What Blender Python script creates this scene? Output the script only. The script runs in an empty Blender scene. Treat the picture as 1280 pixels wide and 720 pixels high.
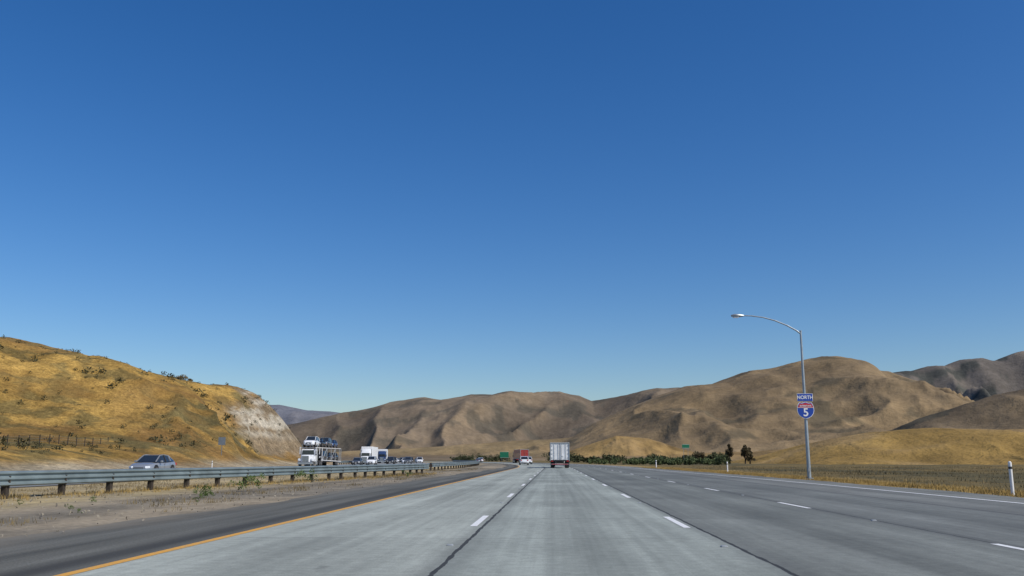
import bpy, math, random
import numpy as np
from mathutils import Matrix, Vector
random.seed(5); rng=np.random.default_rng(5)
S=bpy.context.scene

# ------------------------------------------------------------ helpers
def sstep(a,b,x):
    t=np.clip((x-a)/(b-a),0,1); return t*t*(3-2*t)
PERM=np.random.default_rng(11).random((512,512))
def vnoise(x,y):
    xi=np.floor(x).astype(int); yi=np.floor(y).astype(int)
    fx=x-xi; fy=y-yi
    fx=fx*fx*fx*(fx*(fx*6-15)+10); fy=fy*fy*fy*(fy*(fy*6-15)+10)
    g=lambda a,b: PERM[a%512,b%512]
    return (g(xi,yi)*(1-fx)+g(xi+1,yi)*fx)*(1-fy)+(g(xi,yi+1)*(1-fx)+g(xi+1,yi+1)*fx)*fy
def fbm(x,y,o=5,g=0.5):
    s=0;a=1;t=0
    for i in range(o):
        s=s+a*vnoise(x*2**i+17.3*i,y*2**i+9.1*i); t+=a; a*=g
    return s/t
def ridged(x,y,o=4):
    s=0;a=1;t=0
    for i in range(o):
        s=s+a*(1-np.abs(2*vnoise(x*2**i+31.7*i,y*2**i+5.3*i)-1)); t+=a; a*=.5
    return s/t
def cx(y):
    """lateral shift of the motorway (gentle left bend)"""
    y=np.asarray(y,float)
    d=np.clip(y-110,0,450)
    return -(d*d)/2000-np.clip(y-560,0,None)*0.45
def cxs(y): return float(cx(y))

def fast_mesh(name,V,F,col=None,mat=None,smooth=False,uv=None):
    me=bpy.data.meshes.new(name)
    V=np.asarray(V,np.float32); F=np.asarray(F,np.int32); k=F.shape[1]
    me.vertices.add(len(V)); me.vertices.foreach_set('co',V.ravel())
    me.loops.add(F.size); me.loops.foreach_set('vertex_index',F.ravel())
    me.polygons.add(len(F))
    me.polygons.foreach_set('loop_start',np.arange(0,F.size,k,dtype=np.int32))
    me.polygons.foreach_set('loop_total',np.full(len(F),k,np.int32))
    me.polygons.foreach_set('use_smooth',np.full(len(F),smooth))
    me.update(calc_edges=True)
    if col is not None:
        a=me.color_attributes.new('Col','FLOAT_COLOR','POINT')
        c=np.ones((len(V),4),np.float32); c[:,:3]=col
        a.data.foreach_set('color',c.ravel())
    if uv is not None:
        u=me.uv_layers.new(name='UVMap')
        u.data.foreach_set('uv',np.asarray(uv,np.float32)[F.ravel()].ravel())
    if mat: me.materials.append(mat)
    ob=bpy.data.objects.new(name,me); S.collection.objects.link(ob)
    return ob
def grid_faces(n,m):
    i=np.arange(n-1)[:,None]*m+np.arange(m-1)[None,:]
    i=i.ravel()
    return np.stack([i,i+1,i+m+1,i+m],1)

# ------------------------------------------------------------ materials
def newmat(name):
    m=bpy.data.materials.new(name); m.use_nodes=True
    nt=m.node_tree; b=nt.nodes['Principled BSDF']
    return m,nt,b
def N(nt,t,**k):
    n=nt.nodes.new(t)
    for a,v in k.items(): setattr(n,a,v)
    return n
def setin(nt,node,key,v):
    if isinstance(v,bpy.types.NodeSocket): nt.links.new(v,node.inputs[key])
    else: node.inputs[key].default_value=v
def Math(nt,op,a,b=0.0,c=0.0,clamp=False):
    n=N(nt,'ShaderNodeMath',operation=op); n.use_clamp=clamp
    setin(nt,n,0,a); setin(nt,n,1,b); setin(nt,n,2,c); return n.outputs[0]
def Mix(nt,f,a,b,mode='MIX'):
    n=N(nt,'ShaderNodeMix',data_type='RGBA',blend_type=mode)
    setin(nt,n,0,f)
    for k,v in ((6,a),(7,b)):
        if isinstance(v,bpy.types.NodeSocket): nt.links.new(v,n.inputs[k])
        else: n.inputs[k].default_value=(*v,1) if len(v)==3 else v
    return n.outputs[2]
def Noise(nt,vec,scale,detail=4,rough=.55):
    n=N(nt,'ShaderNodeTexNoise'); nt.links.new(vec,n.inputs['Vector'])
    n.inputs['Scale'].default_value=scale; n.inputs['Detail'].default_value=detail; n.inputs['Roughness'].default_value=rough
    return n.outputs[0]
def Range(nt,v,a,b,c,d,clamp=True):
    n=N(nt,'ShaderNodeMapRange'); n.clamp=clamp
    setin(nt,n,0,v)
    for i,x in enumerate((a,b,c,d)): n.inputs[i+1].default_value=x
    return n.outputs[0]
def Grey(nt,v):
    n=N(nt,'ShaderNodeCombineColor')
    for i in range(3): nt.links.new(v,n.inputs[i])
    return n.outputs[0]

def simple(name,col,rough=.6,metal=0,spec=.5,var=.12,scale=3.0):
    m,nt,b=newmat(name)
    tc=N(nt,'ShaderNodeTexCoord').outputs['Object']
    n=Noise(nt,tc,scale,5)
    f=Range(nt,n,.3,.7,1-var,1+var)
    nt.links.new(Mix(nt,1.0,col,Grey(nt,f),'MULTIPLY'),b.inputs['Base Color'])
    b.inputs['Roughness'].default_value=rough; b.inputs['Metallic'].default_value=metal
    b.inputs['Specular IOR Level'].default_value=spec
    return m
def terrain_mat(name,scales,amount=.35,bump=.4,bscale=1.0,bd=.3,tint=None):
    m,nt,b=newmat(name)
    tc=N(nt,'ShaderNodeTexCoord').outputs['Object']
    at=N(nt,'ShaderNodeAttribute'); at.attribute_name='Col'
    c=at.outputs['Color']
    for s in scales:
        n=Noise(nt,tc,s,6,.65)
        f=Range(nt,n,.3,.7,1-amount,1+amount)
        c=Mix(nt,1.0,c,Grey(nt,f),'MULTIPLY')
    if tint:
        n=Noise(nt,tc,scales[0]*.6,5,.6)
        f=Range(nt,n,.5,.66,0,.6)
        c=Mix(nt,f,c,tint)
    nt.links.new(c,b.inputs['Base Color'])
    b.inputs['Roughness'].default_value=.95; b.inputs['Specular IOR Level'].default_value=.1
    bp=N(nt,'ShaderNodeBump'); bp.inputs['Strength'].default_value=bump; bp.inputs['Distance'].default_value=bd
    nt.links.new(Noise(nt,tc,bscale,6,.7),bp.inputs['Height']); nt.links.new(bp.outputs[0],b.inputs['Normal'])
    return m

# concrete carriageway material: u = lateral metres, v = metres along
def road_mat(name,stops,u0,u1,seams,wheel=None):
    m,nt,b=newmat(name)
    uv=N(nt,'ShaderNodeUVMap'); sep=N(nt,'ShaderNodeSeparateXYZ'); nt.links.new(uv.outputs[0],sep.inputs[0])
    u,v=sep.outputs[0],sep.outputs[1]
    ramp=N(nt,'ShaderNodeValToRGB'); nt.links.new(Range(nt,u,u0,u1,0,1),ramp.inputs[0])
    cr=ramp.color_ramp; cr.interpolation='LINEAR'
    while len(cr.elements)>1: cr.elements.remove(cr.elements[-1])
    first=True
    for pos,c in stops:
        p=(pos-u0)/(u1-u0)
        if first: e=cr.elements[0]; e.position=p; first=False
        else: e=cr.elements.new(p)
        e.color=(*c,1)
    col=ramp.outputs[0]
    def cmb(su,sv):
        n=N(nt,'ShaderNodeCombineXYZ'); nt.links.new(Math(nt,'MULTIPLY',u,su),n.inputs[0]); nt.links.new(Math(nt,'MULTIPLY',v,sv),n.inputs[1]); return n.outputs[0]
    # long streaks (tyre wear), blotches, fine grain
    for vec,sc,am in ((cmb(1.6,.02),1.0,.18),(cmb(5,.05),1.0,.13),(cmb(1,.35),.5,.20),(cmb(1,1),6.0,.14),(cmb(1,1),45.0,.20)):
        f=Range(nt,Noise(nt,vec,sc,5,.6),.3,.7,1-am,1+am)
        col=Mix(nt,1.0,col,Grey(nt,f),'MULTIPLY')
    # slab to slab tone
    slab=Math(nt,'FLOOR',Math(nt,'DIVIDE',v,4.6)); lane=Math(nt,'FLOOR',Math(nt,'DIVIDE',Math(nt,'ADD',u,4.93),3.67))
    wn=N(nt,'ShaderNodeTexWhiteNoise',noise_dimensions='2D'); cc=N(nt,'ShaderNodeCombineXYZ')
    nt.links.new(slab,cc.inputs[0]); nt.links.new(lane,cc.inputs[1]); nt.links.new(cc.outputs[0],wn.inputs['Vector'])
    col=Mix(nt,1.0,col,Grey(nt,Range(nt,wn.outputs['Value'],0,1,.90,1.07)),'MULTIPLY')
    # oil band in the lane centre
    lf=Math(nt,'FRACT',Math(nt,'DIVIDE',Math(nt,'ADD',u,4.93),3.67))
    dist=Math(nt,'ABSOLUTE',Math(nt,'SUBTRACT',lf,.5))
    oil=Range(nt,dist,.0,.2,.80,1.0)
    col=Mix(nt,1.0,col,Grey(nt,oil),'MULTIPLY')
    # small stains
    st=Range(nt,Noise(nt,cmb(1,.5),1.7,3,.5),.68,.74,0,.35)
    col=Mix(nt,st,col,(.06,.06,.055))
    # transverse joints
    jf=Math(nt,'FRACT',Math(nt,'DIVIDE',v,4.6))
    j=Math(nt,'LESS_THAN',jf,.006)
    col=Mix(nt,Math(nt,'MULTIPLY',j,.6),col,(.05,.05,.05))
    wob=Math(nt,'MULTIPLY',Math(nt,'SUBTRACT',Noise(nt,cmb(0,1),.8,4),.5),.07)
    for s,w in seams:
        d=Math(nt,'ABSOLUTE',Math(nt,'SUBTRACT',Math(nt,'ADD',u,wob),s))
        wv=Range(nt,Noise(nt,cmb(0,1),2.2,4),.35,.65,w*.45,w)
        t=Math(nt,'LESS_THAN',d,wv)
        col=Mix(nt,Math(nt,'MULTIPLY',t,.9),col,(.014,.014,.015))
        halo=Range(nt,d,0,.35,.35,0)
        col=Mix(nt,halo,col,(.05,.05,.05))
    nt.links.new(col,b.inputs['Base Color'])
    b.inputs['Roughness'].default_value=.8; b.inputs['Specular IOR Level'].default_value=.25
    bp=N(nt,'ShaderNodeBump'); bp.inputs['Strength'].default_value=.3; bp.inputs['Distance'].default_value=.01
    nt.links.new(Noise(nt,cmb(1,1),60,3),bp.inputs['Height']); nt.links.new(bp.outputs[0],b.inputs['Normal'])
    return m

C1=(.31,.33,.29); C2=(.272,.295,.262); C3=(.162,.172,.154); C4=(.15,.158,.144); CS=(.165,.168,.15)
AS=(.105,.105,.092)
M_conc=road_mat('concrete_pavement',[(-5.0,C1),(-1.3,C1),(-1.2,C2),(2.38,C2),(2.46,C3),(6.0,C3),(6.2,C4),(9.6,C4),(9.9,(.16,.165,.15)),(12.3,(.16,.165,.15)),(12.6,CS),(14.5,CS)],-5.2,14.8,
   [(-1.25,.038),(2.42,.038),(6.1,.025),(9.75,.02)])
M_opp=road_mat('concrete_pavement_far',[(-43,(.16,.16,.15)),(-40,(.24,.25,.24)),(-25.5,(.25,.26,.25)),(-22,(.14,.14,.13))],-43,-22,[(-32.6,.03),(-36.3,.03)])
def asphalt_mat():
    m,nt,b=newmat('asphalt'); uv=N(nt,'ShaderNodeUVMap').outputs[0]
    mp=N(nt,'ShaderNodeMapping'); mp.inputs['Scale'].default_value=(1.5,.06,1); nt.links.new(uv,mp.inputs[0])
    c=Mix(nt,1.0,AS,Grey(nt,Range(nt,Noise(nt,mp.outputs[0],1.2,6),.3,.7,.65,1.4)),'MULTIPLY')
    c=Mix(nt,1.0,c,Grey(nt,Range(nt,Noise(nt,uv,30,4),.3,.7,.7,1.3)),'MULTIPLY')
    sx=N(nt,'ShaderNodeSeparateXYZ'); nt.links.new(uv,sx.inputs[0])
    e=Range(nt,Math(nt,'ADD',sx.outputs[0],Math(nt,'MULTIPLY',Noise(nt,uv,.6,6),1.8)),-7.4,-6.2,.75,0)
    c=Mix(nt,e,c,(.19,.165,.125))
    f=Range(nt,Noise(nt,mp.outputs[0],3,4),.5,.75,0,.35)
    c=Mix(nt,f,c,(.16,.15,.125))
    d=Math(nt,'ABSOLUTE',Math(nt,'SUBTRACT',sx.outputs[0],-5.45))
    c=Mix(nt,Range(nt,d,.1,.4,.65,0),c,(.035,.035,.034))
    nt.links.new(c,b.inputs['Base Color']); b.inputs['Roughness'].default_value=.9; b.inputs['Specular IOR Level'].default_value=.2
    bp=N(nt,'ShaderNodeBump'); bp.inputs['Strength'].default_value=.4; bp.inputs['Distance'].default_value=.01
    nt.links.new(Noise(nt,uv,50,3),bp.inputs['Height']); nt.links.new(bp.outputs[0],b.inputs['Normal'])
    return m
M_asph=asphalt_mat()
def paint_mat(name,col,wear=.5):
    m,nt,b=newmat(name); tc=N(nt,'ShaderNodeTexCoord').outputs['Object']
    f=Range(nt,Noise(nt,tc,9,6,.7),wear,wear+.15,0,.75)
    c=Mix(nt,f,col,(.22,.22,.2))
    nt.links.new(c,b.inputs['Base Color']); b.inputs['Roughness'].default_value=.6
    return m
M_white=paint_mat('white_paint',(.74,.74,.72),.54); M_yel=paint_mat('yellow_paint',(.66,.33,.035),.52)
M_ground=terrain_mat('dry_ground',[.05,.6,6.0],.28,.6,8,.05)
M_hillnear=terrain_mat('dry_grass_hill',[.09,.5,2.0],.30,.9,1.0,.8,tint=(.22,.12,.035))
M_hillfar=terrain_mat('distant_hill',[.004,.02,.09],.17,.6,.035,7)
M_steel=simple('galvanised_steel',(.36,.40,.42),.45,.55,.5,.15,2)
M_rail=simple('rail_steel',(.20,.25,.26),.5,.35,.5,.25,1.2)
M_post=simple('weathered_post',(.055,.045,.036),.9,0,.2,.3,3)
M_blk=simple('rubber',(.015,.015,.016),.8)
M_dark=simple('dark_plastic',(.03,.03,.032),.5)
M_chrome=simple('bright_metal',(.6,.6,.6),.25,.9)
M_wp=simple('marker_white',(.75,.75,.74),.5,0,.4,.06)
M_leaf=simple('shrub_foliage',(.06,.056,.026),.8,0,.2,.5,.8)
M_leaf2=simple('weed_foliage',(.09,.13,.035),.7,0,.2,.4,2)
M_leafd=simple('dark_foliage',(.065,.072,.033),.8,0,.2,.5,.5)
M_leafb=simple('tree_foliage',(.10,.078,.04),.8,0,.2,.5,.5)
M_leafg=simple('belt_foliage',(.095,.12,.05),.8,0,.2,.45,.3)
M_bark=simple('bark',(.06,.045,.03),.95)
M_straw=simple('dry_grass',(.34,.235,.085),.9,0,.1,.35,.7)
M_straw2=simple('dry_weeds',(.17,.13,.065),.9,0,.1,.35,.7)
def glass():
    m,nt,b=newmat('vehicle_glass'); b.inputs['Base Color'].default_value=(.02,.025,.03,1)
    tc=N(nt,'ShaderNodeTexCoord').outputs['Object']
    nt.links.new(Range(nt,Noise(nt,tc,2),.3,.7,.04,.12),b.inputs['Roughness']); b.inputs['Specular IOR Level'].default_value=.8
    return m
M_glass=glass()
def carpaint(name,c,metal=.0):
    m=simple(name,c,.28,metal,.5,.04,2); m.node_tree.nodes['Principled BSDF'].inputs['Coat Weight'].default_value=.6; return m
P_silver=carpaint('paint_silver',(.30,.32,.34),.35); P_white=carpaint('paint_white',(.75,.76,.77)); P_black=carpaint('paint_black',(.02,.021,.025))
P_red=carpaint('paint_red',(.38,.02,.02)); P_blue=carpaint('paint_blue',(.03,.06,.15)); P_grey=carpaint('paint_grey',(.12,.13,.14),.4)
M_lampw=simple('headlamp_lens',(.75,.78,.8),.15); M_lampr=simple('tail_lamp_lens',(.4,.012,.01),.3)
M_tr=simple('trailer_panel',(.74,.74,.73),.5,0,.4,.1,1.5); M_trs=simple('trailer_grey',(.32,.34,.35),.5,.2,.4,.15,1.5)
M_green=simple('sign_green',(.01,.16,.08),.5); M_blue=simple('sign_blue',(.012,.06,.36),.45,0,.5,.05); M_red=simple('sign_red',(.5,.02,.03),.45,0,.5,.05)
M_signw=simple('sign_white',(.8,.8,.8),.45,0,.5,.04); M_back=simple('sign_back',(.25,.28,.3),.5,.5)

# ------------------------------------------------------------ roads
def strip(name,u0,u1,y0,y1,z,mat,nu=2,u0f=None,u1f=None,step=4.0):
    n=max(2,int((y1-y0)/step)+1)
    ys=np.linspace(y0,y1,n)
    V=[];UV=[]
    for y in ys:
        a=u0f(y) if u0f else u0; b=u1f(y) if u1f else u1
        for k in range(nu):
            u=a+(b-a)*k/(nu-1)
            V.append((u+cxs(y),y,z)); UV.append((u,y))
    F=grid_faces(n,nu)[:,[0,1,2,3]]
    return fast_mesh(name,V,F,mat=mat,uv=UV)
def edge_u(y): return 12.35-2.45*float(sstep(35,150,y))
road=strip('concrete_motorway',-5.0,None,-40,900,0.0,M_conc,nu=8,u1f=lambda y:edge_u(y)+2.0+.15*math.sin(y*.4)+.08*math.sin(y*1.7),step=1)
sh=strip('asphalt_shoulder',None,-5.0,-40,900,-0.004,M_asph,nu=3,u0f=lambda y:-7.9+.25*math.sin(y*.31)+.12*math.sin(y*1.3)+.9*float(sstep(40,110,y)),step=1)
opp=strip('opposite_motorway',-43,-22.3,-40,900,0.0,M_opp,nu=8)
def markings():
    Vw=[];Fw=[]
    def piece(V,F,ua,ub,ya,yb,z=.004):
        n=max(2,int((yb-ya)/4)+1); ys=np.linspace(ya,yb,n); b=len(V)
        for y in ys:
            a=ua(y) if callable(ua) else ua; c=ub(y) if callable(ub) else ub
            V.append((a+cxs(y),y,z)); V.append((c+cxs(y),y,z))
        for i in range(n-1):
            k=b+2*i; F.append((k,k+1,k+3,k+2))
    for seam,ph in ((-1.42,16.2),(2.25,16.0),(6.05,10.2)):
        y=ph-36.6*1
        while y<600:
            piece(Vw,Fw,seam-.06,seam+.06,y,y+3.0); y+=12.2
    piece(Vw,Fw,lambda y:edge_u(y)-.08,lambda y:edge_u(y)+.08,-40,800)
    for s in (-36.3,-32.6,-29.0):
        y=-20
        while y<600: piece(Vw,Fw,s-.06,s+.06,y,y+3.0); y+=12.2
    piece(Vw,Fw,-40.1,-39.95,-40,800)
    fast_mesh('white_lane_markings',Vw,Fw,mat=M_white)
    Vy=[];Fy=[]
    piece(Vy,Fy,-5.02,-4.88,-40,800); piece(Vy,Fy,-25.2,-25.05,-40,800)
    fast_mesh('yellow_edge_line',Vy,Fy,mat=M_yel)
markings()

# ------------------------------------------------------------ ground sheet
def axis(lo,hi,d0,grow,far):
    a=list(np.arange(lo,hi,d0)); s=d0;x=hi
    while x<far: a.append(x); s*=grow; x+=s
    a.append(far); s=d0;x=lo-d0; pre=[]
    while x>-far: pre.append(x); s*=grow; x-=s
    pre.append(-far)
    return np.array(pre[::-1]+a)
gx=axis(-70,40,.5,1.08,12000); gy=axis(-20,160,.8,1.06,12000)
Y,X=np.meshgrid(gy,gx,indexing='ij')
U=X-cx(Y)
med=sstep(-22.6,-21,U)*(1-sstep(-9.8,-8.3,U))
Z=-.03+med*(fbm(X*.8,Y*.5)*.10-.03)
rt=sstep(15.5,18,U)
Z=Z+rt*(-.15+.5*(fbm(X*.15,Y*.15)-.5)*sstep(18,30,U))
Z=np.where((U<-43.5),Z-.2,Z)
n1=fbm(X*.35,Y*.08); n2=fbm(X*.06+5,Y*.03); n3=fbm(X*1.2,Y*.9)
def c3(a): return np.array(a)[None,None,:]
col=np.ones(X.shape+(3,))*c3((.27,.225,.16))
gravel=c3((.20,.178,.14)); tan=c3((.36,.285,.155)); olive=c3((.085,.072,.036)); gold=c3((.30,.21,.08)); pale=c3((.34,.28,.18))
m=(sstep(.42,.6,n1)*.8)[...,None]; col=col*(1-m)+gravel*m
m=(sstep(-11.5,-14.0,U)*(.55+.45*sstep(.35,.6,n3)))[...,None]; col=col*(1-m)+tan*m
m=((1-sstep(.3,1.2,np.abs(U+10.3+1.2*(n2-.5)*4)))*.5)[...,None]; col=col*(1-m)+c3((.10,.095,.08))*m
m=sstep(13.5,14.2,U)[...,None]; col=col*(1-m)+gold*m
m=(sstep(18,22,U+4*(n1-.5))*(.75+.25*sstep(.4,.6,n2)))[...,None]; col=col*(1-m)+olive*m
m=(sstep(.48,.62,fbm(X*.12,Y*.05+3))*sstep(19,24,U)*.6)[...,None]; col=col*(1-m)+gold*.6*m
m=sstep(150,300,Y)[...,None]*sstep(14,15,U)[...,None]*.5; col=col*(1-m)+c3((.15,.115,.05))*m
m=(1-sstep(-44,-42,U))[...,None]; col=col*(1-m)+pale*m
ground=fast_mesh('ground',np.stack([X,Y,Z],-1).reshape(-1,3),grid_faces(*X.shape),col=col.reshape(-1,3),mat=M_ground,smooth=True)

# ------------------------------------------------------------ terrain
def ridge_eval(X,Y,pts,W,spur,seed,powr=1.0):
    pts=np.array(pts,float)
    best=np.full(X.shape,1e18); bs=np.zeros(X.shape); bh=np.zeros(X.shape); bw=np.zeros(X.shape)
    acc=0
    for i in range(len(pts)-1):
        a=pts[i];b=pts[i+1]; dx,dy=b[0]-a[0],b[1]-a[1]; L2=dx*dx+dy*dy; L=math.sqrt(L2)
        t=np.clip(((X-a[0])*dx+(Y-a[1])*dy)/L2,0,1)
        q=(X-a[0]-t*dx)**2+(Y-a[1]-t*dy)**2
        k=q<best
        best=np.where(k,q,best); bs=np.where(k,acc+t*L,bs); bh=np.where(k,a[2]+(b[2]-a[2])*t,bh)
        if len(a)>3: bw=np.where(k,a[3]+(b[3]-a[3])*t,bw)
        acc+=L
    d=np.sqrt(best); Wd=bw if pts.shape[1]>3 else W
    lam=np.mean(Wd)*.45
    warp=(fbm(X/lam*.7+seed,Y/lam*.7,3)-.5)*1.3
    sn=1-np.abs(2*vnoise(bs/lam+warp+seed*3.1,np.zeros_like(bs)+seed)-1)
    sn2=1-np.abs(2*vnoise(bs/lam*2.7+warp*2+seed*1.7,np.zeros_like(bs)+seed+4)-1)
    Wm=Wd*(1-spur*.6+spur*(.8*sn+.35*sn2))
    u=np.clip(d/Wm,0,1)
    p=(.5+.5*np.cos(np.pi*u))**powr
    return bh*p,p,bh,bs,d,warp
RID=[ # pts, W, spur, colour, painted haze amount
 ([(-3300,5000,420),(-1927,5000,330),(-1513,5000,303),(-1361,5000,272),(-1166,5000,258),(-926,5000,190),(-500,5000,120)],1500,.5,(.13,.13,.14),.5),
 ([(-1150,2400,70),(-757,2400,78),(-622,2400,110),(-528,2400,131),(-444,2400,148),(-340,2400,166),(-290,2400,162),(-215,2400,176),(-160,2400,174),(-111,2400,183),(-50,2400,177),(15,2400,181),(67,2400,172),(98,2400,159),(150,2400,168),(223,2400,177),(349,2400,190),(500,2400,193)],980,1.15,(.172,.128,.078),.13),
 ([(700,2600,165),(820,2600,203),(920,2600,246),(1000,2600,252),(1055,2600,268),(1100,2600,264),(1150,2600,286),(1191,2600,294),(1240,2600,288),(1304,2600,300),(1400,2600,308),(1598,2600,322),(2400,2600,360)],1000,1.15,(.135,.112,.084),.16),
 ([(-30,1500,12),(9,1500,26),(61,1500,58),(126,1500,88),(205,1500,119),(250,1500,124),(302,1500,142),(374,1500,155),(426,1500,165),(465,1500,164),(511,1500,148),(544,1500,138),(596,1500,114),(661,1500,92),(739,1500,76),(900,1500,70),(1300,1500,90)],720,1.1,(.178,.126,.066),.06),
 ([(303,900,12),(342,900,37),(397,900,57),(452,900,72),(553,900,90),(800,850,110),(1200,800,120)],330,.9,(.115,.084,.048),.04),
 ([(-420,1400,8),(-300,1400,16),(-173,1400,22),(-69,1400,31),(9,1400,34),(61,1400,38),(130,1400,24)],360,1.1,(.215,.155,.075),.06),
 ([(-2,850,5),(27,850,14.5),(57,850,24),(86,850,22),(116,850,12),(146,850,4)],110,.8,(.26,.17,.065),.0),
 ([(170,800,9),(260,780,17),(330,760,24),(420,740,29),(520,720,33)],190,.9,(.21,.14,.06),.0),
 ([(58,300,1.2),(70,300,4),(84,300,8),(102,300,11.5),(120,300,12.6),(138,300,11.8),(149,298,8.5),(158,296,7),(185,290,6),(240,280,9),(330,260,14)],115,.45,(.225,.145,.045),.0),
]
naz,nr=1800,500
az=np.radians(np.linspace(-56,56,naz)); rr=np.geomspace(125,9000,nr)
R,A=np.meshgrid(rr,az,indexing='ij'); X=R*np.sin(A); Y=R*np.cos(A)
H=np.zeros(X.shape)-1.5; COL=np.ones(X.shape+(3,))*np.array((.15,.11,.055))
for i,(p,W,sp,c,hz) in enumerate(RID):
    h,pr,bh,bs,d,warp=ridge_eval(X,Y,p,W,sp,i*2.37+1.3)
    lam=W*.24
    wx=(fbm(X/(W*.5)+i,Y/(W*.5)+7,4)-.5)*1.5
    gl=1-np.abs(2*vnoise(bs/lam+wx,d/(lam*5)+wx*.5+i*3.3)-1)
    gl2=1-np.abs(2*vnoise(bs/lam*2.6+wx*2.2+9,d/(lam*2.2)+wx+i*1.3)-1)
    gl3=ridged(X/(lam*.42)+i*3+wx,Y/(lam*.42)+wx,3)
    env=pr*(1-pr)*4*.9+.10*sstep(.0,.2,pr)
    far=1.0 if i in(1,2,3,4,5) else .7
    h=h-bh*env*(.42*(1-gl)**1.1+.20*(1-gl2)+.13*(1-gl3))*far
    h=h+bh*.05*(fbm(X/(W*.10),Y/(W*.10),4)-.5)*sstep(0,.3,pr)
    h=h-1.5
    k=.012*W*sstep(.02,.25,pr)+.02
    w=np.clip(.5+.5*(h-H)/k,0,1)
    hw=w; w=w[...,None]
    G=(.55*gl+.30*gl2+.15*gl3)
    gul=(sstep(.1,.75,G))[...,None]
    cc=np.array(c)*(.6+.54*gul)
    blot=fbm(X/(W*.25)+i,Y/(W*.25),5)
    cc=cc*(1+.8*(blot[...,None]-.5))
    gold=sstep(.46,.66,fbm(X/(W*.28)+8*i,Y/(W*.28),5)*.7+.40*(G-.4))[...,None]
    gc=np.array((.27,.185,.088))
    am=.65 if i not in(0,2,4) else .25
    cc=cc*(1-am*gold)+gc*am*gold
    if i in(1,2,3,4):
        vv=fbm(X/60+i,Y/60+2,5)+.16*(1-G)
        veg=(sstep(.66,.72,vv)*(.9 if i==2 else .5))[...,None]
        cc=cc*(1-veg)+np.array((.045,.046,.03))*veg
    cc=cc*(1-hz)+np.array((.14,.15,.18))*hz  # aerial haze painted into the ridge colour as a bluish tint
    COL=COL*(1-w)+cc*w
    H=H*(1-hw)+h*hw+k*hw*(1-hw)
U=X-cx(Y)
mask=np.maximum(1-sstep(-66,-50,U)*1.0, sstep(20,60,U)); mask=np.where(Y>1000,1,mask)
H=(H+1.5)*mask-1.5
COL=np.clip(COL,0.01,1)
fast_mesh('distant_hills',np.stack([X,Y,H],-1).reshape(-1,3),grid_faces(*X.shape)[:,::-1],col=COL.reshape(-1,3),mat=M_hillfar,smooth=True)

# near hill on the left (cut slope beside the opposite carriageway)
LP=[(-420,110,46,110),(-300,125,42,100),(-190,150,32,85),(-138,165,26,78),(-106,172,20.8,70),(-93,178,17.8,66),(-82,188,14.6,58),(-76.5,192,13.8,48),(-70,196,13.2,36),(-65.5,198,12.0,27),(-60,200,8.2,19),(-53,203,3.6,13),(-50,206,1.6,10)]
def left_h(X,Y):
    U=X-cx(Y)
    h,pr,bh,bs,d,wp=ridge_eval(X,Y,LP,60,.35,3.3)
    g=ridged(X/16+2,Y/16,4)
    gr=1-np.abs(2*vnoise(bs/9+(fbm(X/12,Y/12,3)-.5)*2,d/40)-1)
    h=h-(1.4*(1-g)+1.5*(1-gr))*4*pr*(1-pr)*np.clip(bh/18,0,1.3)
    h=h+(fbm(X/5,Y/5,4)-.5)*1.0*sstep(.02,.3,pr)+(fbm(X/1.6,Y/1.6,3)-.5)*.6*sstep(.02,.3,pr)
    bench=sstep(0,13,-(U+44.5))*2.5+sstep(10,22,-(U+44.5))*1.0
    bench=bench*(1-.6*sstep(190,260,Y))+(fbm(X/9,Y/9)-.5)*.7*sstep(3,9,-(U+44.5))
    ms=sstep(1,14,-(U+44.5))
    return -.12+bench+h*ms, pr,bh,U,g
xs=np.arange(-330,-43,.6); ys=np.arange(-10,420,.8)
Y,X=np.meshgrid(ys,xs,indexing='ij')
H,pr,bh,U,g=left_h(X,Y)
cg=np.array((.35,.218,.06)); c2=np.array((.255,.152,.05)); pale=np.array((.36,.30,.205)); olv=np.array((.12,.10,.042)); cream=np.array((.46,.41,.32))
n1=fbm(X/14,Y/14,5)[...,None]; n2=fbm(X/3,Y/3,4)[...,None]; n3=fbm(X/30+4,Y/30,4)[...,None]
cl=cg*(1-sstep(.42,.62,n1))+c2*sstep(.42,.62,n1)
cl=cl*(1-.65*sstep(.5,.62,n2))+olv*.65*sstep(.5,.62,n2)
m=sstep(.55,.65,n3)*.35; cl=cl*(1-m)+c2*m
cl=cl*(.75+.35*sstep(.2,.6,g)[...,None])
up=np.clip(-(U+44.5),0,99)
m=((1-sstep(3,7,up+3*(n1[...,0]-.5)*2)))[...,None]; cl=cl*(1-m)+pale*m
m=(sstep(8,11,up)*(1-sstep(17,22,up)))[...,None]*sstep(.40,.55,n2)*.8; cl=cl*(1-m)+olv*m
GX,GY=np.gradient(H,.8,.6); sl=np.sqrt(GX**2+GY**2)
cm=(sstep(-70,-59,X+ (n1[...,0]-.5)*34)*sstep(165,182,Y+(n2[...,0]-.5)*20)*sstep(.38,.68,sl+(n2[...,0]-.5)*.9))[...,None]
bn=fbm(X/1.8,H/1.2,4); band=(sstep(.44,.62,bn)*(1-sstep(1.5,5.0,np.abs(X+61.0-.5*(9-H))+2*(n1[...,0]-.5)))*sstep(4.5,7.0,H))[...,None]
brown=np.array((.225,.17,.105))*(.65+.7*fbm(X/1.2,H/.8+3,4)[...,None])
cl=cl*(1-cm)+(cream*band+brown*(1-band))*cm
fast_mesh('hill',np.stack([X,Y,H],-1).reshape(-1,3),grid_faces(*X.shape),col=cl.reshape(-1,3),mat=M_hillnear,smooth=True)
def LH(x,y): return float(left_h(np.array([[x]],float),np.array([[y]],float))[0][0,0])

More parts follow.
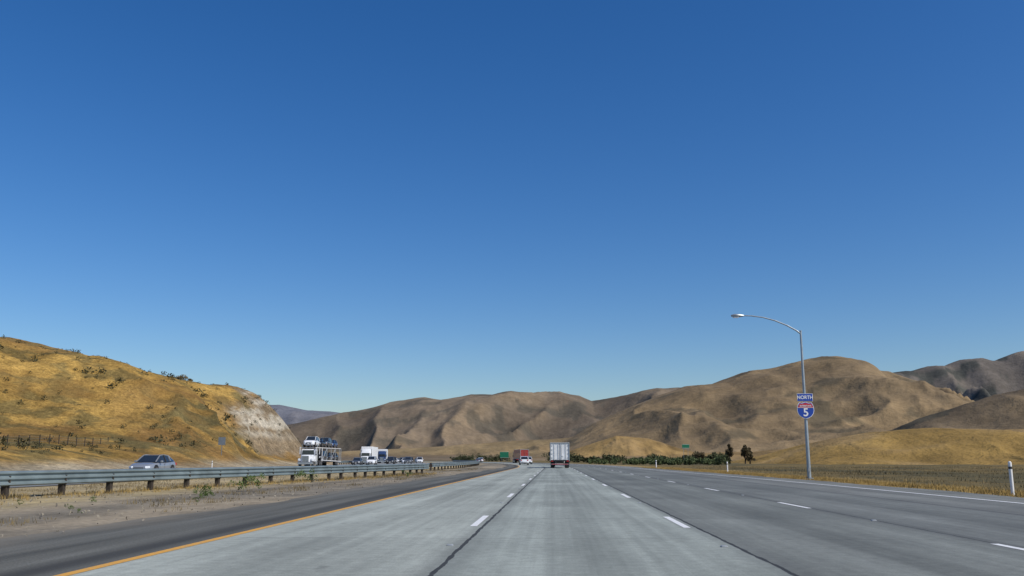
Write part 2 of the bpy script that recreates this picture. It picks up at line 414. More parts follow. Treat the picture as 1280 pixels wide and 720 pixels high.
# ------------------------------------------------------------ foliage
def leaf_cloud(name,C,Rad,n_each,size,mat,flat=.75):
    C=np.repeat(np.asarray(C,float),n_each,0); Rr=np.repeat(np.asarray(Rad,float),n_each)
    sz=np.repeat(np.asarray(size,float)*np.ones(len(Rad)),n_each)
    n=len(C); d=rng.normal(size=(n,3)); d/=np.linalg.norm(d,axis=1)[:,None]
    r=rng.random(n)**.45
    P=C+d*(Rr*r)[:,None]*np.array((1,1,flat))
    a=rng.normal(size=(n,3)); a/=np.linalg.norm(a,axis=1)[:,None]
    b=np.cross(a,rng.normal(size=(n,3))); b/=np.linalg.norm(b,axis=1)[:,None]
    s=(sz*(.6+.8*rng.random(n)))[:,None]
    V=np.stack([P-a*s,P+b*s*.6,P+a*s,P-b*s*.6],1).reshape(-1,3)
    F=np.arange(n*4).reshape(-1,4)
    return fast_mesh(name,V,F,mat=mat)
NS=5200
px=rng.uniform(-190,-52,NS); py=rng.uniform(60,205,NS)
hh,pr,bh,U,g=left_h(px[None,:],py[None,:]); hh=hh[0];up=-(U[0]+44.5)
dens=fbm(px/18,py/18,3)
q=rng.random(NS)
keep=((up>9)&(dens>.48)&(q<.32))|((up>10)&(up<18)&(q<.6))|((pr[0]>.93)&(q<.3))|((up>20)&(q<.09))
px,py,hh=px[keep],py[keep],hh[keep]
r=rng.uniform(.2,.6,len(px))*(1+1.0*(rng.random(len(px))>.9))
leaf_cloud('shrubs',np.stack([px,py,hh+r*.35],1),r,40,r*.2,M_leaf)
leaf_cloud('bush',[(-80,190,LH(-80,190)+.6),(-79,190,LH(-79,190)+.7),(-81.2,189,LH(-81.2,189)+.4),(-78,191,LH(-78,191)+.4)],[.8,.9,.6,.6],220,.14,M_straw2)
def grass(name,pts,h,w,per,mat,spread=.12):
    P=np.repeat(np.asarray(pts,float),per,0); n=len(P)
    P[:,:2]+=rng.normal(size=(n,2))*spread
    a=rng.uniform(0,2*np.pi,n); hh=np.repeat(h,per)*rng.uniform(.5,1.2,n)
    dx=np.stack([np.cos(a),np.sin(a),0*a],1)*w
    lean=np.stack([rng.normal(size=n)*.3,rng.normal(size=n)*.3,np.ones(n)],1)*hh[:,None]
    V=np.stack([P-dx,P+dx,P+lean],1).reshape(-1,3)
    return fast_mesh(name,V,np.arange(3*n).reshape(-1,3),mat=mat)
RP=[(-21.5,-14),(-19.4,5),(-17.6,18),(-16.3,27.5),(-14.9,36),(-13.4,45),(-12.0,56),(-10.9,66),(-10.3,74)]
def cr_path(P,step=.6):
    P=[Vector((*p,0)) for p in P]; out=[]
    for i in range(len(P)-1):
        a=P[max(0,i-1)];b=P[i];c=P[i+1];d=P[min(len(P)-1,i+2)]
        n=max(2,int((c-b).length/step))
        for k in range(n):
            t=k/n
            out.append(.5*((2*b)+(c-a)*t+(2*a-5*b+4*c-d)*t*t+(3*b-a-3*c+d)*t**3))
    out.append(P[-1]); return out
path=cr_path(RP)
g1=[]
for p in path:
    for k in range(7):
        g1.append((p.x+rng.normal()*.8,p.y+rng.uniform(-.4,.4),.0))
grass('dry_verge_grass',g1,rng.uniform(.05,.2,len(g1)),.008,14,M_straw)
g1=[]
for i in range(3600):
    y=rng.uniform(12,110); u=rng.uniform(-21,-8.4)
    if vnoise(np.array([u*.5]),np.array([y*.25]))[0]>.56: g1.append((u+cxs(y),y,.02))
grass('median_weeds',g1,rng.uniform(.04,.18,len(g1)),.007,12,M_straw2)
g1=[]
for i in range(5500):
    y=rng.uniform(18,130); u=edge_u(y)+2.1+abs(rng.normal())*2.2
    g1.append((u+cxs(y),y,-.02-.1*min(1,max(0,(u-15.5)/2))))
grass('verge_grass',g1,rng.uniform(.04,.18,len(g1)),.010,9,M_straw,.2)
g1=[]
for i in range(5000):
    y=rng.uniform(30,170); u=rng.uniform(18,95)
    g1.append((u+cxs(y),y,-.25))
grass('field_grass',g1,rng.uniform(.1,.3,len(g1)),.03,7,M_straw2,.5)
def weed(x,y,h,n=9,gap=1):
    C=[];Rr=[]
    for i in range(n):
        C.append((x+random.gauss(0,h*.35),y+random.gauss(0,h*.3),h*random.uniform(.15,.9))); Rr.append(h*random.uniform(.14,.3))
    return leaf_cloud('roadside_weed',C,Rr,40,h*.05,M_leaf2,1)
weed(-10.6,27.6,.36,16); weed(-10.9,28.6,.26,12); weed(-11.0,33,.62,12); weed(-11.6,42.5,.66,10); weed(-12.6,24.8,.18,10); weed(-13.6,23,.14,10); weed(-9.6,60,.45,8);weed(-12,30.5,.22,9)
weed(-11.2,21,.14,10);weed(-10.2,19.5,.11,10);weed(-9.6,24.5,.16,9);weed(-13.4,38,.3,9)
def belt(C,Rr,x0,x1,y0,y1,n,rmin,rmax):
    for i in range(n):
        t=random.random(); x=x0+(x1-x0)*t+random.gauss(0,1.2); y=y0+(y1-y0)*t+random.gauss(0,4); r=random.uniform(rmin,rmax)
        for k in range(6): C.append((x+random.gauss(0,r*.6),y+random.gauss(0,r*.6),r*random.uniform(.2,1.15))); Rr.append(r*random.uniform(.35,.7))
C=[];Rr=[]
belt(C,Rr,8,46,345,315,46,.9,2.0); belt(C,Rr,41,47,262,257,9,1.4,2.1); belt(C,Rr,-5,14,420,380,14,1.4,3.2); belt(C,Rr,-62,-30,560,540,22,1.5,3.2)
leaf_cloud('distant_trees',C,Rr,60,.26,M_leafd,.9)
C=[];Rr=[]
belt(C,Rr,9.5,26,235,215,34,.6,1.15); belt(C,Rr,25,38,215,210,26,.6,1.4)
leaf_cloud('roadside_bushes',C,Rr,60,.15,M_leafg,.9)

# ------------------------------------------------------------ mesh builder
class B:
    def __init__(s): s.V=[];s.F=[];s.M=[];s.mats=[];s.T=Matrix.Identity(4)
    def mi(s,m):
        if m not in s.mats: s.mats.append(m)
        return s.mats.index(m)
    def add(s,vs,fs,m):
        b=len(s.V); s.V+=[tuple(s.T@Vector(v)) for v in vs]
        k=s.mi(m)
        for f in fs: s.F.append([b+i for i in f]); s.M.append(k)
    def box(s,c,d,m,bev=0.0):
        x,y,z=[k/2 for k in d]; cx_,cy,cz=c
        if bev<=0:
            v=[(cx_+i*x,cy+j*y,cz+k*z) for i in(-1,1) for j in(-1,1) for k in(-1,1)]
            s.add(v,[(0,1,3,2),(4,6,7,5),(0,4,5,1),(2,3,7,6),(0,2,6,4),(1,5,7,3)],m)
        else:
            o=[(-x+bev,-y),(x-bev,-y),(x,-y+bev),(x,y-bev),(x-bev,y),(-x+bev,y),(-x,y-bev),(-x,-y+bev)]
            v=[(cx_+a,cy+b_,cz-z) for a,b_ in o]+[(cx_+a,cy+b_,cz+z-bev) for a,b_ in o]
            v+=[(cx_+a*(1-bev/x),cy+b_*(1-bev/y),cz+z) for a,b_ in o]
            f=[tuple(range(7,-1,-1)),tuple(range(16,24))]
            for r_ in(0,8):
                for i in range(8): j=(i+1)%8; f.append((r_+i,r_+j,r_+8+j,r_+8+i))
            s.add(v,f,m)
    def cyl(s,p,q,r,m,n=12,r2=None):
        p=Vector(p);q=Vector(q); r2=r if r2 is None else r2
        d=(q-p).normalized(); a=d.orthogonal().normalized(); b=d.cross(a)
        v=[]
        for c,R_ in((p,r),(q,r2)):
            for i in range(n):
                t=2*math.pi*i/n; v.append(c+a*math.cos(t)*R_+b*math.sin(t)*R_)
        f=[(i,(i+1)%n,n+(i+1)%n,n+i) for i in range(n)]+[tuple(range(n-1,-1,-1)),tuple(range(n,2*n))]
        s.add(v,f,m)
    def beam(s,p,q,w,m): s.cyl(p,q,w*.6,m,4)
    def poly(s,pts,m): s.add(pts,[tuple(range(len(pts)))],m)
    def finish(s,name,loc=None,ang=35):
        me=bpy.data.meshes.new(name); me.from_pydata(s.V,[],s.F)
        for m in s.mats: me.materials.append(m)
        me.polygons.foreach_set('material_index',s.M)
        me.polygons.foreach_set('use_smooth',[True]*len(s.F))
        import bmesh
        bm=bmesh.new(); bm.from_mesh(me); bmesh.ops.recalc_face_normals(bm,faces=bm.faces); bm.to_mesh(me); bm.free()
        me.set_sharp_from_angle(angle=math.radians(ang))
        ob=bpy.data.objects.new(name,me); S.collection.objects.link(ob)
        if loc is not None: ob.location=loc
        return ob
def wheel(b,x,y,r,w=.22,sx=1):
    b.cyl((x-w/2,y,r),(x+w/2,y,r),r,M_blk,20)
    o=sx*(w/2+.004)
    b.cyl((x+o-.004*sx,y,r),(x+o+.006*sx,y,r),r*.66,M_chrome,14)
    for k in range(5):
        t=2*math.pi*k/5
        b.cyl((x+o+.008*sx,y+math.cos(t)*r*.42,r+math.sin(t)*r*.42),(x+o+.012*sx,y+math.cos(t)*r*.42,r+math.sin(t)*r*.42),r*.13,M_dark,6)
def car(b,paint,kind='sedan'):
    """front towards +Y, origin on the ground"""
    if kind=='sedan':
        st=[(-2.40,.80,.72,.36),(-2.33,.95,.80,.27),(-2.1,1.02,.86,.23),(-1.6,1.03,.90,.2),(-.8,.98,.915,.19),(.2,.95,.92,.19),(1.0,.94,.915,.19),(1.5,.88,.90,.2),(2.0,.79,.86,.2),(2.28,.68,.77,.22),(2.42,.55,.60,.27)]
        gh=[(-2.0,1.02,1.03,.80,.70),(-1.15,1.0,1.39,.86,.64),(-.75,.98,1.45,.87,.63),(-.2,.97,1.475,.87,.63),(.3,.96,1.44,.87,.62),(1.25,.93,.95,.83,.74)]
        pil=(-.25,); wy=(-1.42,1.42); wr=.33
    else:
        st=[(-2.30,.9,.76,.42),(-2.22,1.08,.86,.3),(-1.9,1.12,.91,.27),(-1.0,1.12,.94,.26),(.2,1.1,.94,.26),(1.0,1.08,.93,.26),(1.6,1.04,.91,.27),(2.05,.96,.87,.28),(2.28,.8,.78,.3),(2.36,.65,.62,.35)]
        gh=[(-2.2,1.1,1.14,.84,.78),(-1.95,1.1,1.64,.88,.70),(-1.2,1.1,1.72,.88,.69),(-.2,1.1,1.74,.88,.69),(.25,1.09,1.69,.88,.67),(1.05,1.07,1.1,.85,.76)]
        pil=(-1.2,-.1); wy=(-1.38,1.4); wr=.37
    sy=[a[0] for a in st]
    n=26; ys=np.interp(np.linspace(0,len(st)-1,n),range(len(st)),sy)
    prof=[]
    for y in ys:
        zt=np.interp(y,sy,[a[1] for a in st]);hw=np.interp(y,sy,[a[2] for a in st]);zb=np.interp(y,sy,[a[3] for a in st])
        h=zt-zb
        half=[(hw*.86,zb),(hw*.97,zb+h*.10),(hw,zb+h*.38),(hw*.985,zb+h*.62),(hw*.95,zb+h*.80),(hw*.86,zb+h*.94),(hw*.6,zt),(0,zt+.015)]
        prof.append([(x,y,z) for x,z in half]+[(-x,y,z) for x,z in half[-2::-1]])
    k=len(prof[0]); V=[p for r_ in prof for p in r_]; F=[]
    for i in range(n-1):
        for j in range(k):
            F.append((i*k+j,i*k+(j+1)%k,(i+1)*k+(j+1)%k,(i+1)*k+j))
    F.append(tuple(range(k))); F.append(tuple(range((n-1)*k,n*k))[::-1])
    b.add(V,F,paint)
    g=len(gh)
    for i in range(g-1):
        a,c=gh[i],gh[i+1]
        for sx in(-1,1):
            b.poly([(sx*a[3],a[0],a[1]-.03),(sx*c[3],c[0],c[1]-.03),(sx*c[4],c[0],c[2]),(sx*a[4],a[0],a[2])],M_glass)
        end=(i==0 or i==g-2)
        b.poly([(-a[4],a[0],a[2]),(a[4],a[0],a[2]),(c[4],c[0],c[2]),(-c[4],c[0],c[2])],M_glass if end else paint)
        for sx in(-1,1):
            b.beam((sx*a[4],a[0],a[2]),(sx*c[4],c[0],c[2]),.075,paint)
    for y in pil:
        for sx in(-1,1):
            zt=np.interp(y,[a[0] for a in gh],[a[2] for a in gh]); b.beam((sx*.885,y,.95),(sx*.645,y+.02,zt-.01),.08,M_dark if kind=='sedan' else paint)
    a,c=gh[0],gh[1]
    for sx in(-1,1): b.beam((sx*.86,c[0]+.12,c[1]),(sx*(c[4]+.01),c[0]+.1,c[2]),.12,paint)
    for y in wy:
        for sx in(-1,1):
            b.cyl((sx*.70,y,wr+.02),(sx*.925,y,wr+.02),wr+.06,M_blk,22)
            wheel(b,sx*.84,y,wr,.2,sx)
    yf=sy[-1]; yr=sy[0]; zh=st[-1][1]
    b.box((0,yf-.0,zh-.06),(.72,.06,.13),M_dark); b.box((0,yf+.034,zh-.06),(.66,.01,.02),M_chrome)
    b.box((0,yf-.0,zh-.24),(.95,.05,.12),M_dark); b.box((0,yf+.03,zh-.19),(.32,.012,.11),M_signw)
    for sx in(-1,1):
        T0=b.T.copy()
        b.T=b.T@Matrix.Translation((sx*.62,yf-.10,zh+.02))@Matrix.Rotation(-sx*.55,4,'Z')
        b.box((0,0,0),(.36,.12,.14),M_lampw,.02); b.T=T0
        zt=st[1][1]-.16
        b.box((sx*.66,yr+.05,zt),(.30,.16,.17),M_lampr,.02)
        b.box((sx*1.0,.78,.99),(.2,.12,.13),paint,.03); b.box((sx*.915,-.0,.80),(.02,.2,.03),M_chrome)
        b.box((sx*.925,.0,.32),(.02,2.1,.09),M_dark)
        for yy in(-.95,.0,.85): b.box((sx*.922,yy,.62),(.006,.012,.55),M_dark)
    b.box((0,yr+.0,.62),(.5,.03,.14),M_signw); b.box((0,yr+.01,.40),(1.3,.06,.16),M_dark)
def place(name,fn,u,y,face,*a):
    b=B(); fn(b,*a)
    ob=b.finish(name,(u+cxs(y),y,0.002))
    slope=(cxs(y+1)-cxs(y-1))/2
    ob.rotation_euler=(0,0,(math.pi if face<0 else 0)+math.atan(-slope))
    return ob
def tractor(b,paint,sleeper=True,deck=False):
    b.box((0,2.9,1.25),(1.5,2.0,1.0),paint,.14)
    b.box((0,3.92,1.2),(1.05,.08,.9),M_chrome)
    for i in range(6): b.box((0,3.965,.85+i*.14),(.95,.02,.04),M_dark)
    b.box((0,3.95,.55),(2.35,.35,.36),M_chrome,.05)
    for sx in(-1,1):
        b.box((sx*.98,3.1,1.05),(.5,1.5,.42),paint,.12); b.box((sx*.98,3.87,1.1),(.34,.06,.2),M_lampw)
        wheel(b,sx*1.0,3.05,.5,.3,sx)
        b.cyl((sx*1.22,1.0,.9),(sx*1.22,1.0,3.5),.08,M_chrome,10)
        b.box((sx*1.28,2.1,2.1),(.16,.1,.7),M_dark); b.beam((sx*1.1,2.0,2.3),(sx*1.3,2.1,2.3),.04,M_dark)
        b.box((sx*.95,.9,.55),(.5,1.2,.5),M_chrome,.08)
    b.box((0,1.35,1.75),(2.25,1.6,1.9),paint,.12)
    b.poly([(-.98,2.165,1.85),(.98,2.165,1.85),(.9,2.155,2.55),(-.9,2.155,2.55)],M_glass)
    for sx in(-1,1): b.box((sx*1.13,1.6,2.15),(.012,.8,.6),M_glass)
    if sleeper and not deck:
        b.box((0,.6,3.0),(2.25,1.6,.9),paint,.2); b.box((0,1.5,2.85),(2.1,.6,.5),paint,.2)
    b.box((0,-.8,.75),(1.0,4.5,.3),M_dark)
    for yy in(-1.2,-2.4):
        for sx in(-1,1): wheel(b,sx*.95,yy,.5,.55,sx)
def semi(b,paint,trp):
    b.T=Matrix.Translation((0,2.5,0)); tractor(b,paint); b.T=Matrix.Identity(4)
    L=14.5; y1=1.9; y0=y1-L
    b.box((0,(y0+y1)/2,2.62),(2.6,L,2.8),trp,.04)
    for i in range(13):
        for sx in(-1,1): b.box((sx*1.303,y0+.6+i*1.1,2.62),(.01,.05,2.7),M_trs)
    for sx in(-1,1):
        b.box((sx*1.29,(y0+y1)/2,1.24),(.05,L-.02,.14),M_trs)
        for yy in(y0+1.4,y0+2.65): wheel(b,sx*.98,yy,.5,.55,sx)
        b.box((sx*.9,y0+.35,.6),(.6,.02,.7),M_blk)
    b.box((0,y0+5,1.05),(1.0,9,.25),M_dark)
    trailer_rear(b,y0,1.22,4.02,2.6)
def trailer_rear(b,y0,z0,z1,w):
    f=.1; h=z1-z0
    for sx in(-1,1): b.box((sx*(w/2-f/2),y0-.03,(z0+z1)/2),(f,.06,h),M_trs)
    b.box((0,y0-.032,z1-f/2),(w-.2,.06,f*1.2),M_trs); b.box((0,y0-.034,z0+.06),(w-.2,.07,.16),M_dark)
    b.box((0,y0-.01,(z0+z1)/2),(.03,.05,h-.2),M_dark)
    for x in(-.75,-.2,.2,.75):
        b.cyl((x,y0-.04,z0+.2),(x,y0-.04,z1-.2),.022,M_chrome,6)
    for sx in(-1,1):
        for k in range(4): b.box((sx*(w/2-.17),y0-.02,z0+.4+k*(h-.8)/3),(.3,.04,.07),M_trs)
        b.box((sx*(w/2-.25),y0-.05,z0-.02),(.3,.04,.12),M_lampr); b.box((sx*.5,y0+.02,.72),(.08,.08,.75),M_dark)
        b.box((sx*.92,y0+.3,.55),(.6,.02,.75),M_blk)
    b.box((0,y0-.0,.5),(w-.3,.1,.12),M_trs); b.box((.0,y0-.056,.5),(w-.4,.01,.06),M_red)
    b.box((.35,y0-.05,z0+.7),(.3,.02,.2),M_signw)
def box_truck(b):
    L=8.0
    b.box((0,L/2,2.1),(2.55,L,2.4),M_tr,.05)
    trailer_rear(b,0,.92,3.28,2.55)
    for sx in(-1,1):
        b.box((sx*1.25,L/2,.95),(.06,L-.1,.12),M_trs)
        for i in range(7): b.box((sx*1.278,.5+i*1.15,2.1),(.01,.05,2.3),M_trs)
        wheel(b,sx*.95,1.9,.48,.5,sx); wheel(b,sx*.98,L+1.6,.48,.28,sx)
    b.box((0,L/2+.5,.75),(.9,L,.25),M_dark)
    b.box((0,L+1.1,1.6),(2.2,1.7,1.9),P_white,.15); b.box((0,L+2.4,1.1),(2.0,1.4,1.0),P_white,.15)
    for sx in(-1,1): b.box((sx*1.3,L+1.8,1.9),(.2,.1,.5),M_dark)
def transporter(b):
    b.T=Matrix.Translation((0,5.0,0)); tractor(b,P_white,deck=True); b.T=Matrix.Identity(4)
    for sx in(-1,1):
        b.beam((sx*1.25,7.4,2.95),(sx*1.25,-13,3.0),.13,P_white); b.beam((sx*1.25,3.0,1.0),(sx*1.25,-13.5,.75),.16,P_white)
        for y in(7.2,4.6,2.6,-1.2,-4.6,-8.2,-11.8,-13.3): b.beam((sx*1.27,y,.8 if y<4 else 1.9),(sx*1.27,y,3.0),.12,P_white if y>0 else M_trs)
        for y in(2.4,-4.6): b.beam((sx*1.27,y,.9),(sx*1.27,y-3.4,2.9),.09,M_trs)
        for y in(-9.3,-10.5): wheel(b,sx*1.0,y,.45,.5,sx)
    for y in np.arange(-13,7.4,.8): b.box((0,y,2.92),(2.4,.12,.06),M_trs)
    b.box((0,-5.3,.72),(2.3,16,.14),M_dark)
    seq=[(4.9,3.0,P_white,'suv'),(-.2,3.05,P_black,'sedan'),(-5.2,3.05,P_grey,'suv'),(-10.4,3.05,P_blue,'sedan')]
    for y,z,p,k in seq:
        b.T=Matrix.Translation((0,y,z))@Matrix.Rotation(.05,4,'X'); car(b,p,k)
    for y,p,k in((-1.2,P_black,'suv'),(-6.2,P_black,'sedan'),(-11.2,P_black,'sedan')):
        b.T=Matrix.Translation((0,y,.82)); car(b,p,k)
    b.T=Matrix.Identity(4)

place('sedan_car',car,-30.4,68.5,-1,P_silver)
bt=place('box_truck',box_truck,.78,121,1)
place('suv_car',car,-3.1,190,1,P_white,'suv'); place('suv_car',car,.4,228,1,P_white,'suv')
place('semi_truck',semi,4.3,285,1,P_red,P_red)
place('car_transporter_truck',transporter,-38.4,151,-1)
place('semi_truck',semi,-38.4,214,-1,P_white,M_tr)
for nm,u,y,p,k in [('suv_car',-34.3,186,P_white,'suv'),('suv_car',-33.5,222,P_black,'suv'),('sedan_car',-37.8,190,P_grey,'sedan'),('sedan_car',-31,252,P_white,'sedan'),('suv_car',-34.6,262,P_black,'suv'),('suv_car',-29.6,280,P_black,'suv'),
   ('sedan_car',-26.8,300,P_grey,'sedan'),('suv_car',-31,325,P_black,'suv'),('sedan_car',-27,345,P_blue,'sedan'),('suv_car',-34,360,P_white,'suv'),('suv_car',-30,395,P_black,'suv'),('suv_car',-26.8,420,P_grey,'suv'),
   ('suv_car',-29.8,236,P_grey,'suv'),('sedan_car',-34.4,243,P_black,'sedan'),('suv_car',-27,262,P_white,'suv'),('sedan_car',-34.5,292,P_white,'sedan'),('suv_car',-30.5,305,P_black,'suv'),('suv_car',-34.3,312,P_blue,'suv'),('sedan_car',-30.6,352,P_white,'sedan'),('suv_car',-27,372,P_black,'suv')]:
    place(nm,car,u,y,-1,p,k)
place('semi_truck',semi,-38,330,-1,P_grey,M_trs); place('semi_truck',semi,-38,268,-1,P_blue,M_tr)
place('suv_car',car,.5,350,1,P_white,'suv'); place('sedan_car',car,-3.1,330,1,P_grey,'sedan')

# ------------------------------------------------------------ guard rail (double sided thrie beam on posts)
def guard_rail(name,path,posts=True):
    b=B()
    prof=[(.09,.30),(.17,.335),(.17,.375),(.10,.42),(.10,.455),(.17,.50),(.17,.54),(.10,.585),(.10,.62),(.17,.665),(.17,.705),(.09,.74)]
    n=len(path)
    T=[(path[min(n-1,i+1)]-path[max(0,i-1)]).normalized() for i in range(n)]
    for sd in(-1,1):
        V=[];F=[]
        for p,t in zip(path,T):
            nn=Vector((t.y,-t.x,0))*sd
            for o,z in prof: V.append((p.x+nn.x*o,p.y+nn.y*o,z+.06))
        k=len(prof)
        for i in range(n-1):
            for j in range(k-1): F.append((i*k+j,i*k+j+1,(i+1)*k+j+1,(i+1)*k+j))
        b.add(V,F,M_rail)
    L=0; last=-9
    for i,p in enumerate(path):
        if i: L+=(p-path[i-1]).length
        if L-last>1.9:
            last=L; b.box((p.x,p.y,.36),(.16,.18,.80),M_post)
            t=T[i]
            for sd in(-1,1):
                nn=Vector((t.y,-t.x,0))*sd
                b.box((p.x+nn.x*.125,p.y+nn.y*.125,.50),(.05,.05,.30),M_post)
    e=path[-1]; b.cyl((e.x,e.y+.05,.36),(e.x,e.y+.05,.80),.17,M_rail,12)
    return b.finish(name,ang=20)
guard_rail('guard_rail',path)
p2=[Vector((-42.9+cxs(y),y,0)) for y in np.arange(196,330,1.5)]
guard_rail('guard_rail',p2)
p3=[Vector((-12.4+cxs(y),y,0)) for y in np.arange(92,330,1.5)]
guard_rail('guard_rail',p3)

# ------------------------------------------------------------ street lamp + route sign
LX,LY=14.95,55.0
b=B()
b.cyl((LX,LY,-.05),(LX,LY,.08),.24,M_steel,16); b.cyl((LX,LY,.08),(LX,LY,8.75),.115,M_steel,14,.06)
for k in range(4): b.cyl((LX+.18*math.cos(k*1.57+.8),LY+.18*math.sin(k*1.57+.8),.08),(LX+.18*math.cos(k*1.57+.8),LY+.18*math.sin(k*1.57+.8),.14),.025,M_dark,6)
b.box((LX,LY-.12,.55),(.12,.03,.22),M_trs)
arm=[(0,8.6),(-.25,8.80),(-.8,9.12),(-1.5,9.42),(-2.2,9.62),(-2.9,9.72),(-3.5,9.74)]
for i in range(len(arm)-1):
    b.cyl((LX+arm[i][0],LY,arm[i][1]),(LX+arm[i+1][0],LY,arm[i+1][1]),.05-.003*i,M_steel,10)
b.cyl((LX,LY,8.75),(LX,LY,8.8),.07,M_steel,12)
ys_=[(-3.35,.05,.05),(-3.5,.10,.08),(-3.7,.16,.11),(-3.95,.17,.10),(-4.12,.08,.05)]
V=[];F=[]
for x,w,h in ys_:
    for k in range(10):
        t=2*math.pi*k/10; V.append((LX+x,LY+math.cos(t)*w,9.74+math.sin(t)*h))
for i in range(len(ys_)-1):
    for k in range(10): F.append((i*10+k,i*10+(k+1)%10,(i+1)*10+(k+1)%10,(i+1)*10+k))
F.append(tuple(range(10))); F.append(tuple(range(40,50)))
b.add(V,F,M_steel); b.box((LX-3.85,LY,9.64),(.34,.22,.05),M_lampw)
b.finish('street_lamp')

def text(s,size,loc,mat,parent,name,sx=1.0,bold=.0):
    cu=bpy.data.curves.new(name,'FONT'); cu.body=s; cu.size=size; cu.align_x='CENTER'; cu.align_y='CENTER'; cu.offset=bold; cu.extrude=.002
    cu.materials.append(mat); o=bpy.data.objects.new(name,cu); S.collection.objects.link(o)
    o.parent=parent; o.location=loc; o.rotation_euler=(math.pi/2,0,0); o.scale=(sx,1,1); return o
par=bpy.data.objects.new('interstate_route_sign',None); S.collection.objects.link(par); par.location=(LX-.02,LY-.16,4.0)
def shield_pts(w,h):
    top=[(-.36,.47),(-.22,.43),(0,.5),(.22,.43),(.36,.47)]
    right=[(.44,.34),(.49,.15),(.5,-.02),(.45,-.2),(.33,-.36),(.15,-.46),(0,-.5)]
    p=top+right+[(-a,b_) for a,b_ in right[-2::-1]]
    return [(a*w,b_*h) for a,b_ in p]
def plate(b,pts,y,m,th=.006):
    n=len(pts); V=[(a,y,c) for a,c in pts]+[(a,y+th,c) for a,c in pts]
    F=[tuple(range(n)),tuple(range(2*n-1,n-1,-1))]+[(i,(i+1)%n,n+(i+1)%n,n+i) for i in range(n)]
    b.add(V,F,m)
def rect(w,h,cz=0): return [(-w/2,cz-h/2),(w/2,cz-h/2),(w/2,cz+h/2),(-w/2,cz+h/2)]
b=B()
plate(b,shield_pts(1.0,1.0),0,M_signw,.02); plate(b,shield_pts(.94,.94),-.008,M_blue)
rp=[(-.40,.20),(.40,.20),(.375,.34),(.33,.40),(.2,.375),(0,.435),(-.2,.375),(-.33,.40),(-.375,.34)]
plate(b,[(-.455,.16),(.455,.16)]+rp[2:],-.014,M_red)
plate(b,rect(.94,.02,.155),-.02,M_signw)
for z in(.35,-.3): b.box((0,.05,z),(.3,.08,.05),M_steel)
b.box((0,.05,.75),(.3,.08,.05),M_steel)
plate(b,rect(.92,.46,.76),0,M_signw,.02); plate(b,rect(.88,.42,.76),-.008,M_blue)
o=b.finish('sign_plates'); o.parent=par
text('NORTH',.29,(0,-.012,.755),M_signw,par,'lettering_north',.92,.006)
text('INTERSTATE',.135,(0,-.020,.255),M_signw,par,'lettering_interstate',.9,.003)
text('5',.66,(0,-.016,-.14),M_signw,par,'route_number',1.0,.012)

def marker(x,y,h=1.1,r=.05):
    b=B(); b.cyl((x,y,-.15),(x,y,h),r,M_wp,12); b.cyl((x,y,h),(x,y,h+.03),r*.9,M_wp,12,r*.4)
    b.cyl((x,y,h-.22),(x,y,h-.14),r+.004,M_dark,12)
    return b.finish('marker_post')
marker(15.05,31.2,1.05,.055); marker(15.4,83,.9,.06); marker(13.7,125,1.0,.07); marker(-46+cxs(120),122,.9,.06)
def panel_sign(name,x,y,w,h,z,mat,posts=2):
    b=B(); g=LH(x,y) if x<-46 and y<400 else -.1
    b.box((x,y,z),(w,.04,h),mat); b.box((x,y+.03,z),(w-.05,.02,h-.05),M_back)
    for k in range(posts):
        px_=x+((k-.5)*w*.6 if posts>1 else 0); b.box((px_,y+.08,(z+h/2+g)/2),(.09,.08,z+h/2-g),M_back)
    if mat is M_green:
        for sg in(-1,1): b.box((x,y-.024,z+sg*(h/2-.06)),(w-.08,.006,.05),M_signw)
    return b.finish(name)
panel_sign('road_sign',-51.5,140,1.1,1.2,3.9,M_back,1)
panel_sign('guide_sign',-24,440,4.2,2.8,3.2,M_green)
panel_sign('guide_sign',44,310,2.4,1.3,5.4,M_green)

b=B(); pts=[]
for i in range(14):
    y=93+i*2.3; x=-59.5-.12*i; z=LH(x,y); b.box((x,y,z+.5),(.08,.08,1.3),M_post); pts.append((x,y,z))
for i in range(len(pts)-1):
    for hgt in(.35,.7,.95): b.beam((pts[i][0],pts[i][1],pts[i][2]+hgt),(pts[i+1][0],pts[i+1][1],pts[i+1][2]+hgt),.010,M_steel)
b.finish('wire_fence')

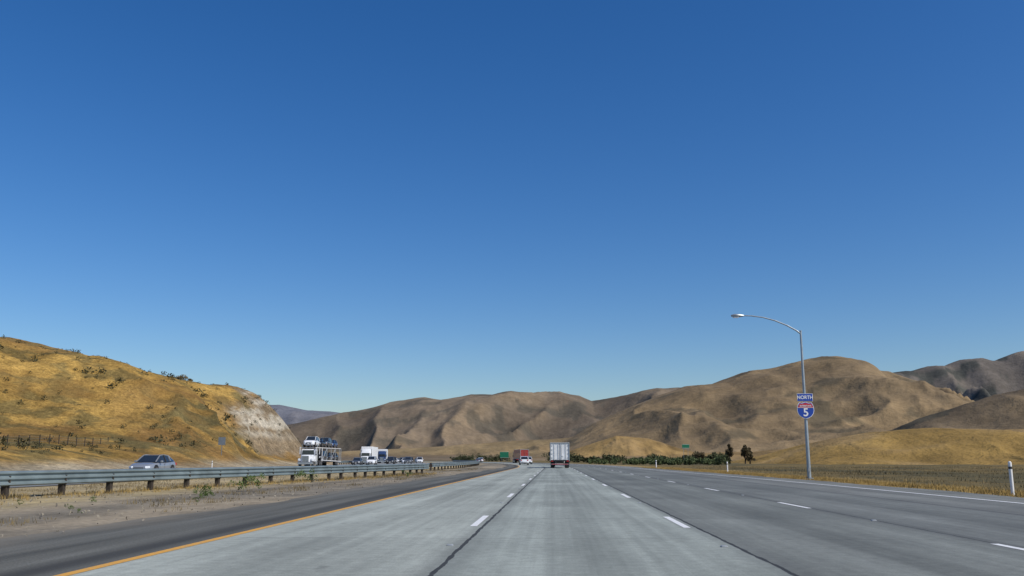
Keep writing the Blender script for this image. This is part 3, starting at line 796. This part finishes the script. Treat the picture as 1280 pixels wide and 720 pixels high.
def tree(x,y,h,r,nm='tree'):
    par=bpy.data.objects.new(nm,None); S.collection.objects.link(par)
    b=B(); b.cyl((x,y,-.3),(x,y,h*.6),.22,M_bark,8,.1); Cc=[];Rr=[]
    for k in range(12):
        t=random.uniform(0,6.28); z0=h*random.uniform(.2,.55); q=(x+math.cos(t)*r*.6,y+math.sin(t)*r*.6,z0+h*.25)
        b.cyl((x,y,z0),q,.07,M_bark,5,.03); Cc.append(q); Rr.append(r*random.uniform(.35,.5))
    for k in range(16): 
        zz=random.uniform(.15,1)*h; rr_=r*(1.1-zz/h)*.9
        Cc.append((x+random.gauss(0,rr_*.6),y+random.gauss(0,rr_*.6),zz)); Rr.append(r*random.uniform(.25,.45))
    t=b.finish('trunk'); t.parent=par
    l=leaf_cloud('crown',Cc,Rr,80,.17,M_leafb,1.1); l.parent=par
tree(49.0,260,5.0,1.2); tree(52.9,258,5.0,1.3); tree(54.4,259,4.0,1.0)
tree(41,262,3.2,1.8)

b=B()
for s in(-1.42,2.25,6.05):
    y=12.6 if s!=6.05 else 18.0
    while y<120: b.box((s+cxs(y),y,.010),(.09,.09,.018),M_trs,.01); y+=12.2
b.finish('pavement_markers')
C=[]
for i in range(1500):
    y=rng.uniform(9,70);u=rng.uniform(-20,-7.6); C.append((u,y,.03))
leaf_cloud('gravel_stones',C,np.full(len(C),.02),2,np.full(len(C),.03),simple('stone',(.25,.22,.17),.9))

# ------------------------------------------------------------ camera, sun, sky
cam=bpy.data.cameras.new('camera'); co=bpy.data.objects.new('camera',cam); S.collection.objects.link(co); S.camera=co
cam.lens=1130/1280*36; cam.sensor_width=36; cam.clip_end=30000; cam.clip_start=.05
co.location=(0,0,1.15)
co.rotation_euler=(math.radians(90+10.72),0,math.radians(2.64))
el=math.radians(43); azs=math.radians(116)
sd=Vector((math.sin(azs)*math.cos(el),math.cos(azs)*math.cos(el),math.sin(el)))
sun=bpy.data.lights.new('sun','SUN'); sun.energy=4.3; sun.angle=math.radians(.53); sun.color=(1,.95,.87)
so=bpy.data.objects.new('sun',sun); S.collection.objects.link(so); so.rotation_euler=sd.to_track_quat('Z','Y').to_euler()
w=bpy.data.worlds.new('World'); S.world=w; w.use_nodes=True; nt=w.node_tree; bg=nt.nodes['Background']
sk=nt.nodes.new('ShaderNodeTexSky'); sk.sky_type='NISHITA'; sk.sun_disc=False; sk.sun_elevation=el; sk.sun_rotation=azs
sk.altitude=100; sk.air_density=1.0; sk.dust_density=.7; sk.ozone_density=4.5
hs=nt.nodes.new('ShaderNodeHueSaturation'); hs.inputs['Hue'].default_value=.508; hs.inputs['Saturation'].default_value=1.3; hs.inputs['Value'].default_value=1.15
nt.links.new(sk.outputs[0],hs.inputs['Color']); nt.links.new(hs.outputs[0],bg.inputs[0]); bg.inputs[1].default_value=.095
S.view_settings.view_transform='Standard'; S.view_settings.look='None'; S.view_settings.exposure=0
